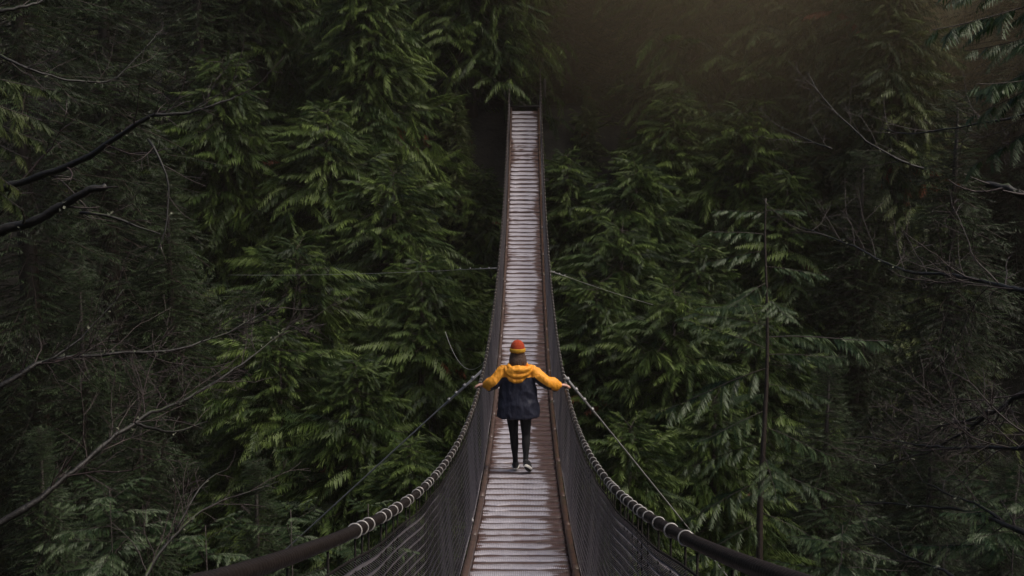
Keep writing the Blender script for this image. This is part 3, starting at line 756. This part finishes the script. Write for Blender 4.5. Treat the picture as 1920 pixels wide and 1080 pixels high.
bare_tree('bare_maple', 'leafless mossy tree off the left edge whose upper limbs reach in high', -330, 9.5, [
    ([(-60, 375, 9.3), (20, 348, 9.2), (130, 305, 9.0), (215, 250, 8.8), (266, 219, 8.7), (350, 222, 8.7), (450, 185, 8.8)], .033, .004, .8, .55),
    ([(-60, 448, 8.6), (20, 428, 8.5), (90, 402, 8.4), (150, 365, 8.3), (195, 347, 8.3)], .036, .020, .35, .4),
    ([(150, 402, 8.4), (215, 410, 8.4), (255, 430, 8.4), (305, 447, 8.4)], .011, .004, .9, .30),
    ([(-60, 30, 9.8), (0, 22, 9.8), (60, 4, 9.9), (90, -10, 10)], .022, .008, .6, .5),
    ([(0, 103, 10.2), (60, 130, 10.2), (130, 150, 10.4), (215, 155, 10.6), (300, 70, 10.8)], .012, .003, .9, .55),
    ([(280, 262, 8.7), (302, 300, 8.6), (318, 345, 8.6), (314, 400, 8.6), (310, 450, 8.5), (270, 520, 8.5)], .009, .002, .9, .25),
], seed=3)
bare_tree('bare_maple', 'leafless tree off the left edge with a long lichened limb rising across the lower left', -380, 8.0, [
    ([(-60, 1010, 7.9), (60, 930, 8.0), (170, 835, 8.2), (240, 790, 8.4), (300, 752, 8.6), (380, 715, 9.0), (470, 665, 9.4), (560, 590, 9.8)], .023, .004, 1.3, .70),
    ([(-60, 755, 8.8), (10, 725, 8.8), (80, 680, 8.9), (130, 666, 9.0), (230, 660, 9.1), (340, 655, 9.2), (430, 620, 9.4), (500, 580, 9.5)], .022, .003, 1.2, .65),
    ([(80, 680, 8.9), (135, 650, 9.0), (180, 600, 9.1), (235, 540, 9.2)], .010, .002, 1.2, .5),
    ([(250, 790, 8.4), (300, 802, 8.6), (345, 800, 8.8), (390, 782, 9.0)], .011, .003, .8, .35),
    ([(270, 1090, 7.6), (300, 1040, 7.8), (335, 990, 8.0), (370, 950, 8.2), (420, 935, 8.4), (520, 905, 8.8)], .013, .003, 1.3, .5),
    ([(330, 995, 8.0), (355, 940, 8.1), (375, 900, 8.2), (420, 880, 8.4)], .008, .002, 1.0, .3),
], seed=5)
bare_tree('bare_alder', 'leafless mossy tree off the right edge whose limbs cross the upper right', 2260, 9.0, [
    ([(1990, 405, 8.6), (1920, 374, 8.6), (1880, 360, 8.7), (1845, 352, 8.8)], .034, .020, .5, .45),
    ([(1980, 565, 8.8), (1920, 547, 9.0), (1850, 528, 9.4), (1760, 508, 9.8), (1690, 500, 10.3), (1600, 458, 11), (1500, 425, 11.6)], .024, .004, 1.1, .8),
    ([(1960, 210, 10.4), (1900, 220, 10.6), (1800, 240, 11), (1700, 255, 11.4), (1655, 235, 11.6)], .012, .003, 1.0, .6),
    ([(1732, 318, 13.5), (1690, 302, 13.5), (1640, 275, 13.6), (1590, 240, 13.8), (1540, 200, 14.0), (1508, 150, 14.2)], .013, .004, .7, .6),
    ([(1560, 280, 13.8), (1510, 262, 14), (1450, 230, 14.2)], .010, .003, 1.2, .5),
], seed=8)
bare_tree('bare_alder', 'leafless tree off the right edge whose limbs fan low across the lower right', 2300, 7.6, [
    ([(1990, 725, 7.8), (1920, 736, 8), (1870, 765, 8.2), (1820, 780, 8.4), (1750, 795, 8.8), (1680, 830, 9.2)], .020, .003, 1.2, .55),
    ([(1990, 833, 7.6), (1920, 831, 7.8), (1850, 831, 8), (1775, 832, 8.4), (1700, 815, 8.8), (1600, 810, 9.4)], .018, .003, 1.3, .7),
    ([(1850, 770, 8.2), (1810, 810, 8.5), (1740, 850, 8.8), (1640, 880, 9.4)], .012, .003, 1.3, .6),
    ([(1990, 1030, 7.4), (1920, 1000, 7.6), (1870, 978, 7.8), (1790, 958, 8.2), (1700, 950, 8.8), (1620, 944, 9.2)], .018, .004, .8, .5),
    ([(1880, 980, 7.8), (1830, 950, 8.0), (1780, 930, 8.2), (1730, 905, 8.6)], .010, .003, 1.0, .5),
    ([(1800, 1090, 7.8), (1750, 1065, 8), (1680, 1040, 8.4), (1620, 1000, 8.8)], .011, .003, 1.0, .5),
], seed=12)

# ------------------------------------------------------------------ slim cedar sapling and near sprays
FINE = dict(sp=.105, sl=.38, fs=.021, fl=.135, fw=.026, hang=.75, droop=.16, upturn=.04, stem_r=.007, start=.10, sdroop=.6)
fr_ = np.random.default_rng(77)
fine_me = []
for q in range(5):
    v, t_, c = make_branch(1.3, fr_, **FINE); mi = (c[t_[:, 0]] < -.5).astype(np.int32); c = np.where(c > -.5, np.clip(c + .12, 0, 1), c)
    fine_me.append(np_mesh('branch', v, t_, [M['near_cedar'], M['twig']], False, c, mi))
sp_top = P(1436, 372, 12.5); sx0, sy0 = sp_top.x, sp_top.y
szb = float(ground_z(np.array(sx0), np.array(sy0))) - .1
sap = empty('cedar_sapling', (sx0, sy0, szb), label='slim young cedar with a thin dark stem right of the bridge', cat='sapling')
cp = [(1436, 372), (1434, 450), (1438, 560), (1439, 650), (1437, 730), (1434, 780), (1430, 860), (1425, 940), (1424, 1040), (1424, 1120)]
pts = [np.array(P(a, b, 12.5)) - np.array([sx0, sy0, szb]) for a, b in cp]; pts.append(np.array([pts[-1][0], pts[-1][1], 0]))
pp = np.vstack([smooth_path(pts[:-1], 60), [pts[-1]]]); 
g = Geo(); g.tube(pp, np.concatenate([np.linspace(.006, .034, 60), [.08]]), 8)
link('trunk', g.mesh('trunk', M['bark']), sap)
def sap_branch(px, py, az, el, sc, me=None, rx=0):
    d = np.array(P(px, py, 12.5)) - np.array([sx0, sy0, szb])
    o = link('branch', me or random.choice(fine_me), sap, d, (R(rx), R(-el), R(az))); o.scale = (sc,) * 3
for px, py, az, el, sc in (
    (1437, 400, 170, 10, .35), (1437, 395, 20, 5, .3), (1436, 440, 195, 12, .42), (1436, 470, 175, -5, .45), (1438, 500, -10, 0, .4), (1438, 530, 230, -5, .5),
    (1439, 632, -4, 6, .80), (1438, 665, 6, 4, .55), (1438, 655, 172, 26, .62), (1438, 610, 165, 14, .55), (1438, 575, 200, 10, .5),
    (1437, 690, 186, -14, .78), (1436, 720, 20, -8, .5), (1434, 770, 205, -10, .55), (1432, 800, -20, -12, .5), (1432, 830, 160, -16, .6),
    (1428, 880, 10, -14, .55), (1428, 900, 190, -18, .62), (1426, 960, -15, -16, .6), (1425, 980, 200, -14, .6), (1425, 1040, 170, -16, .6),
    (1437, 740, 100, -6, .5), (1437, 560, 280, 0, .45), (1430, 850, 270, -6, .55), (1426, 930, 80, -8, .5)):
    sap_branch(px, py, az, el, sc)
def near_conifer(name, label, px, py, D, brs, r=.016):
    o = P(px, py, D); zb = float(ground_z(np.array(o.x), np.array(o.y))) - .1
    t = empty(name, (o.x, o.y, zb), label=label, cat='sapling' if 'sapling' in name else 'tree')
    top = o.z
    g = Geo(); g.tube([(0, 0, 0), (.03, 0, (top - zb) * .5), (0, 0, top - zb)], [r * 2, r, .003], 8); link('trunk', g.mesh('trunk', M['bark']), t)
    for q, (dz_, az, el, sc) in enumerate(brs):
        b = link('branch', fine_me[q % 5], t, (0, 0, top - zb - dz_), (0, R(-el), R(az))); b.scale = (sc,) * 3
        if 'left edge' in label: b.material_slots[0].link = 'OBJECT'; b.material_slots[0].material = M['cedar_far']
def whorl(h, n, s0, s1, seed, el0=25, el1=-15):
    rr = random.Random(seed); return [(h * (k / n) ** 1.35 + .01, k * 137.5 + rr.uniform(-20, 20), el0 + (el1 - el0) * k / n + rr.uniform(-8, 8), 1.15 * (s0 + (s1 - s0) * k / n)) for k in range(n)]
near_conifer('conifer_sapling', 'young conifer with pale feathery sprays in the bottom left corner', 205, 915, 10, whorl(1.6, 26, .18, .75, 1))
near_conifer('conifer_sapling', 'small feathery sapling just above the left hand cable where it leaves the picture', 545, 955, 9, whorl(.9, 18, .12, .45, 2))
near_conifer('conifer_sapling', 'sapling with its tips poking over the left hand cable near the silver bands', 690, 945, 6.9, whorl(.6, 11, .08, .26, 3))
near_conifer('conifer_sapling', 'young conifer in the bottom left between the corner sapling and the hand cable', 385, 985, 9, whorl(1.2, 20, .16, .55, 6))
near_conifer('cedar_sapling', 'young cedar with light green fronds in the bottom right corner', 1905, 925, 8, whorl(1.0, 22, .25, .6, 4))
near_conifer('cedar_sapling', 'young cedar low beside the right hand cable where it leaves the picture', 1580, 985, 10, whorl(.9, 18, .2, .5, 9))
near_conifer('near_cedar', 'near cedar off the right edge with wet sprays hanging into the top right corner', 2075, -120, 7.5, [(.10 + .09 * k, 180 + a, e, s_) for k, (a, e, s_) in enumerate([(10, 6, .70), (-14, 0, .62), (4, -6, .72), (30, -12, .5), (-30, -4, .55), (12, -14, .55), (-6, -18, .55), (20, 4, .6), (0, -24, .6)])], .07)
near_conifer('near_cedar', 'near cedar off the left edge with a blurred dark green spray hanging in', -150, 60, 6.0, [(.14 + .06 * k, a, e, s_) for k, (a, e, s_) in enumerate([(10, -4, .42), (-14, -10, .44), (4, -16, .40), (30, -22, .36), (-8, -28, .38), (16, -34, .38)])], .07)

# ------------------------------------------------------------------ the walker
def remesh(gs, name, voxel, mats, paint, sm=2, wr=0):
    """weld overlapping shapes into one continuous skin"""
    me = merge(gs).mesh(name, mats); o = bpy.data.objects.new('tmp', me); COL.objects.link(o)
    md = o.modifiers.new('r', 'REMESH'); md.mode = 'VOXEL'; md.voxel_size = voxel
    if sm: s_ = o.modifiers.new('s', 'SMOOTH'); s_.iterations = sm; s_.factor = .5
    dg = bpy.context.evaluated_depsgraph_get(); dg.update()
    me2 = bpy.data.meshes.new_from_object(o.evaluated_get(dg)); bpy.data.objects.remove(o); bpy.data.meshes.remove(me)
    if wr:
        from mathutils import noise as mn
        nv = [v_.normal.copy() for v_ in me2.vertices]
        for v_, n_ in zip(me2.vertices, nv):
            q = Vector((v_.co.x * 9, v_.co.y * 9, v_.co.z * 5.5)); a_ = mn.noise(q + Vector((3, 1, 7))); b_ = mn.noise(q * 2.6)
            v_.co += n_ * wr * ((1 - abs(a_) * 3.2) * .8 + b_ * .7)
    me2.name = name; me2.materials.clear()
    for x in mats: me2.materials.append(x)
    for p in me2.polygons: p.use_smooth = True; p.material_index = paint(p.center, p.normal) if paint else 0
    return me2
def cloth(name, c, var=.15, rough=.75, fold=.5, sc=14, sheen=0):
    m, t, b = new_mat(name)
    tc = N(t, 'ShaderNodeTexCoord'); mp = N(t, 'ShaderNodeMapping'); mp.inputs['Scale'].default_value = (1.6, 1.2, .8); t.links.new(tc.outputs['Object'], mp.inputs[0])
    n = noise(t, sc, 5, mp.outputs[0]); n2 = noise(t, 160, 3, tc.outputs['Object'])
    t.links.new(ramp(t, n2, [(.3, tuple(x * (1 - var) for x in c)), (.7, tuple(min(1, x * (1 + var)) for x in c))]), b.inputs['Base Color'])
    b.inputs['Roughness'].default_value = rough; bump(t, b, n, fold, .03); return m
M['yellow'] = cloth('amber_jacket_cloth', (.90, .36, .024), .12, .6, .7, 11)
M['navy'] = cloth('navy_jacket_cloth', (.016, .018, .036), .3, .55, .7, 9)
M['legging'] = cloth('black_leggings', (.006, .006, .008), .3, .9, .3)
M['skin'] = simple('skin', (.52, .30, .23), .5, 0, .06, 30)
M['hat_red'] = cloth('orange_red_knit', (.50, .060, .016), .3, .95, .9, 70)
M['hat_yellow'] = cloth('yellow_knit_cuff', (.75, .40, .03), .2, .95, .9, 70)
M['shoe'] = cloth('dark_canvas_shoe', (.02, .02, .023), .3, .8, .3)
M["sole"] = simple("white_rubber_sole", (.78, .76, .70), .6, 0, .1, 60)
M['hair'] = cloth('brown_hair', (.085, .045, .03), .5, .5, 1.0, 60)
M['eye'] = simple('dark_iris', (.02, .015, .01), .2)

PX, PY = -.058, 17.55
Pz = dz(PY) + .012
person = empty('person', (PX, PY, Pz), label='person walking away in amber and navy jacket and orange knit hat, hands on both rails', cat='person')
person.rotation_euler = (0, 0, 0)
shL, shR = (-.165, 0, 1.335), (.165, 0, 1.335)
haL = np.array([-.500 + .012, .10, 1.105 + .030]); haR = np.array([.612 - .012, .10, 1.105 + .030])
# rail positions relative to the walker at that y
def rel_rail(side, dy): return np.array([side * rail_x(PY + dy) - PX, dy, rz_(PY + dy) - Pz])
rL, rR = rel_rail(-1, .10), rel_rail(1, .10)
wL = rL + np.array([.085, -.03, .055]); wR = rR + np.array([-.085, -.03, .055])
elL = (np.array(shL) + wL) / 2 + np.array([-.01, -.08, -.055]); elR = (np.array(shR) + wR) / 2 + np.array([.01, -.08, -.045])
def hand(side, w, r):
    gs = []; s = side
    knuck = r + np.array([-s * .012, .0, .040])
    palm = np.stack([w + (knuck - w) * q for q in (0, .5, 1)])
    pg = limb(palm, [.026, .034, .034], 12, 10); pg.v[0][:, 2] = palm[:, 2].mean() + (pg.v[0][:, 2] - palm[:, 2].mean()) * .62; gs.append(pg)
    for k, ln in enumerate((.060, .070, .066, .052)):
        y_ = (k - 1.5) * .019
        base = knuck + np.array([-s * .004, -y_, .0])
        a = base + np.array([s * ln * .45, -y_ * .15, .002]); b = base + np.array([s * ln * .85, -y_ * .2, -.016]); c = base + np.array([s * (ln * .98), -y_ * .2, -.036])
        gs.append(limb([base, a, b, c], [.0095, .009, .0085, .0072], 8, 12))
    tb = w + (knuck - w) * .35 + np.array([0, -s * .0 + .026, -.004])
    gs.append(limb([tb, tb + np.array([s * .02, .022, -.012]), tb + np.array([s * .038, .026, -.030])], [.0115, .010, .008], 8, 10))
    return gs
hipL, hipR = np.array([-.082, 0, .88]), np.array([.090, 0, .88])
knL, knR = np.array([-.050, .045, .49]), np.array([.105, .02, .49])
anL, anR = np.array([-.030, .10, .090]), np.array([.100, -.125, .165])
body = []
body.append(loft([((0, 0, .80), .10, .08), ((.003, 0, .85), .165, .115), ((.003, 0, .92), .17, .12), ((0, 0, 1.02), .135, .095), ((0, 0, 1.10), .13, .09), ((0, 0, 1.22), .155, .10), ((0, 0, 1.32), .165, .09), ((0, 0, 1.38), .12, .075), ((0, 0, 1.41), .06, .06)], 24))
for h_, k_, a_ in ((hipL, knL, anL), (hipR, knR, anR)):
    body.append(limb([h_, h_ * .55 + k_ * .45 + np.array([0, .005, 0]), k_, k_ * .68 + a_ * .32 + np.array([0, -.014, 0]), k_ * .3 + a_ * .7, a_], [.090, .076, .055, .053, .036, .032], 16, 50))
for s_, e_, w_ in ((shL, elL, wL), (shR, elR, wR)):
    body.append(limb([np.array(s_), (np.array(s_) + e_) / 2, e_, (e_ + w_) / 2, w_], [.055, .046, .040, .036, .026], 12, 36))
body += hand(-1, wL, rL) + hand(1, wR, rR)
# feet
def foot(an, toe, r=.03): return limb([an, an * .5 + toe * .5 + np.array([0, 0, -.012]), toe], [.034, .036, .028], 12, 14)
toeL = np.array([-.030, .235, .035]); toeR = np.array([.150, .020, .030])
body += [foot(anL + np.array([0, -.02, -.035]), toeL), foot(anR + np.array([0, -.01, -.02]), toeR)]
body.append(limb([(0, .0, 1.38), (0, .012, 1.47)], [.056, .054], 14, 8))
HC = np.array([-.004, .025, 1.545])
body.append(ellipsoid(HC + [0, 0, .015], (.074, .092, .098))); body.append(ellipsoid(HC + [0, .03, -.045], (.056, .062, .062)))
body.append(limb([HC + [0, .085, .012], HC + [0, .108, -.018]], [.008, .013], 8, 6))       # nose
body.append(ellipsoid(HC + [0, .088, -.048], (.022, .008, .007), 10))                       # lips
for s_ in (-1, 1): body.append(ellipsoid(HC + [s_ * .077, .0, -.005], (.010, .018, .030), 10))
def paint_body(c, n_): return 1 if (c.z > 1.36 or abs(c.x) > .22) else 0
bme = remesh(body, 'body', .0065, [M['legging'], M['skin']], paint_body, 1)
link('body', bme, person)
eg = merge([ellipsoid(HC + [s_ * .030, .083, .012], (.010, .008, .008), 8) for s_ in (-1, 1)]); link('eyes', eg.mesh('eyes', M['eye']), person)
# jacket: one skin of body panel, sleeves and collar, coloured cloth panels
jk = [loft([((.004, .0, .735), .268, .165), ((.004, .0, .75), .277, .170), ((.002, 0, .86), .266, .165), ((0, 0, .98), .246, .155), ((0, 0, 1.10), .232, .145), ((0, -.003, 1.22), .215, .137), ((0, -.005, 1.31), .200, .122), ((0, -.005, 1.365), .155, .10), ((0, 0, 1.41), .095, .085), ((0, .01, 1.44), .072, .075)], 36)]
# soft vertical folds in the skirt of the jacket
v = jk[0].v[0]; ang = np.arctan2(v[:, 1], v[:, 0]); w_ = np.clip((1.25 - v[:, 2]) / .5, 0, 1)
fold = 1 + w_ * (.030 * np.sin(ang * 7 + 1) + .02 * np.sin(ang * 13 + v[:, 2] * 6)); v[:, 0] *= fold; v[:, 1] *= fold
def sleeve(s_, sh, el, w):
    sh = np.array(sh); c = w + np.array([-s_ * .012, 0, 0])
    g = limb([sh + [-s_ * .05, 0, -.02], sh + [s_ * .02, 0, -.012], (sh + el) / 2 + [0, 0, -.008], el, (el + c) / 2 + [0, 0, -.004], c + [-s_ * .03, 0, -.004], c], [.084, .086, .083, .080, .083, .082, .052], 18, 64)
    v = g.v[0]; t_ = (v[:, 0] - sh[0]) * s_; k = 1 + .055 * np.sin(t_ * 70) * np.clip(t_ / .1, 0, 1) + .04 * np.sin(t_ * 38 + 1)
    ax_ = np.interp(t_, [0, max(t_)], [sh[2], c[2]]); v[:, 2] = ax_ + (v[:, 2] - ax_) * k; return g
jk += [sleeve(-1, shL, elL, wL), sleeve(1, shR, elR, wR)]
def paint_j(c, n_):
    ax = abs(c.x)
    if ax < .20:
        return 0 if c.z > 1.262 else 1
    s_ = -1 if c.x < 0 else 1; sh = shL if s_ < 0 else shR; w = wL if s_ < 0 else wR
    u = (ax - abs(sh[0])) / max(.01, abs(w[0]) - abs(sh[0])); axz = sh[2] + (w[2] - sh[2]) * u - .03 * math.sin(max(0, min(1, u)) * math.pi)
    if c.z < 1.05 and ax < .30: return 1
    lim = -.030 + (-.03 if u > .72 else 0) - .02 * u
    return 0 if c.z - axz > lim else 1
jme = remesh(jk, 'jacket', .0075, [M['yellow'], M['navy']], paint_j, 2, .0085); link('jacket', jme, person)
# the hood lying on the back: a pouch with draped folds
hd = [ellipsoid((0, -.100, 1.335), (.150, .060, .085), 24)]
for dz_, w_, dpt, r_ in ((.060, .120, .045, .030), (.005, .140, .088, .030), (-.050, .118, .128, .024)):
    arc = []
    for k in range(15):
        a = math.pi * k / 14; arc.append((math.cos(a) * w_ * 1.12 + dz_ * .35, -.055 - math.sin(a) * .085, 1.375 + dz_ * .5 - math.sin(a) * dpt))
    hd.append(limb(arc, [r_ * .8, r_, r_ * 1.1, r_, r_ * .8], 10, 30))
hd.append(limb([(-.105, -.01, 1.41), (-.06, .055, 1.415), (0, .075, 1.41), (.06, .055, 1.415), (.105, -.01, 1.41)], [.026, .024, .024, .024, .026], 10, 24))
link('hood', remesh(hd, 'hood', .007, [M['yellow']], None, 3, .0075), person)
# hair, hat
hr = [ellipsoid(HC + [0, -.012, -.012], (.088, .098, .10), 20), ellipsoid((0, -.025, 1.445), (.098, .066, .075), 20)]
for k in range(13):
    a = math.pi * (1.0 + k / 12); x_, y_ = math.cos(a), math.sin(a)
    hr.append(limb([HC + [x_ * .082, y_ * .088, 0], (x_ * .098, y_ * .085 - .005, 1.47), (x_ * .100 + .008 * math.sin(k * 2.2), y_ * .08 - .02, 1.405)], [.012, .016, .009], 8, 12))
link('hair', remesh(hr, 'hair', .006, [M['hair']], None, 1), person)
hat = empty('hat', (0, 0, 0)); hat.parent = person
rings = []
HT = HC + np.array([0, -.012, .058])
for k in range(13):
    u = k / 12; rr = .092 * math.cos(u * math.pi / 2) ** .42 ; rings.append(((HT[0], HT[1] - .006 * u, HT[2] + .122 * u), max(.006, rr), max(.006, rr * 1.08)))
g = loft(rings, 64); v = g.v[0]; a_ = np.arctan2(v[:, 1] - HT[1], v[:, 0] - HT[0]); kk = 1 + .016 * np.sin(a_ * 28); v[:, 0] = HT[0] + (v[:, 0] - HT[0]) * kk; v[:, 1] = HT[1] + (v[:, 1] - HT[1]) * kk
link('hat_crown', g.mesh('hat_crown', M['hat_red']), hat)
rings = [((HT[0], HT[1], HT[2] + z_), r_, r_ * 1.07) for z_, r_ in ((-.028, .086), (-.034, .094), (-.026, .100), (-.005, .1015), (.014, .099), (.018, .094), (.012, .088))]
g = loft(rings, 96, cap=False); v = g.v[0]; a_ = np.arctan2(v[:, 1] - HT[1], v[:, 0] - HT[0]); kk = 1 + .014 * np.sin(a_ * 36); v[:, 0] = HT[0] + (v[:, 0] - HT[0]) * kk; v[:, 1] = HT[1] + (v[:, 1] - HT[1]) * kk
link('hat_cuff', g.mesh('hat_cuff', M['hat_yellow']), hat)
# shoes
def shoe(an, toe, name='shoe'):
    an = np.asarray(an); toe = np.asarray(toe); d = toe - an
    heel = an + np.array([0, -.045, -.05]) if toe is toeL else an + np.array([0, -.045, -.022])
    # frame: forward from heel to toe tip
    tip = toe + (toe - heel) / np.linalg.norm(toe - heel) * .035
    f = tip - heel; Ln = np.linalg.norm(f); f /= Ln; s_ = np.cross(f, [0, 0, 1]); s_ /= np.linalg.norm(s_); u = np.cross(s_, f)
    def sl(z0, z1, grow, n=17, zt=None):
        V = []; F = []
        outl = []
        for k in range(40):
            a = 2 * math.pi * k / 40; x = (1 - math.cos(a)) / 2; wv = .034 + .010 * math.sin(min(1, x * 1.1) * math.pi) + (.004 if x > .5 else 0)
            outl.append((x * Ln, math.sin(a) * wv * abs(math.sin(a)) ** -.35 if abs(math.sin(a)) > 1e-3 else 0))
        for z_, gr in ((z0, grow * .96), (z0 + .004, grow), (z1 - .004, grow), (z1, grow * .96)):
            for x, w in outl: V.append(heel + f * ((x - Ln / 2) * (1 + (gr - 1) * .3) + Ln / 2) + s_ * w * gr + u * z_)
        for r_ in range(3):
            for k in range(40): F.append((r_ * 40 + k, r_ * 40 + (k + 1) % 40, (r_ + 1) * 40 + (k + 1) % 40, (r_ + 1) * 40 + k))
        g = Geo(); g.add(V, F); g.tri = [(0, k + 1, k) for k in range(1, 39)] + [(120, 120 + k, 121 + k) for k in range(1, 39)]; return g
    sole = sl(-.012, .016, 1.06)
    up = merge([sl(.010, .034, .97), limb([heel + f * .05 + u * .045, heel + f * .10 + u * .055, heel + f * .20 + u * .034], [.040, .040, .030], 14, 14), limb([heel + f * .045 + u * .04, an + [0, 0, .02]], [.040, .040], 14, 8)])
    o = link('shoe', remesh([up], 'shoe', .006, [M['shoe']], None, 2), person)
    link('sole', sole.mesh('sole', M['sole']), o)
shoe(anL, toeL); shoe(anR, toeR)
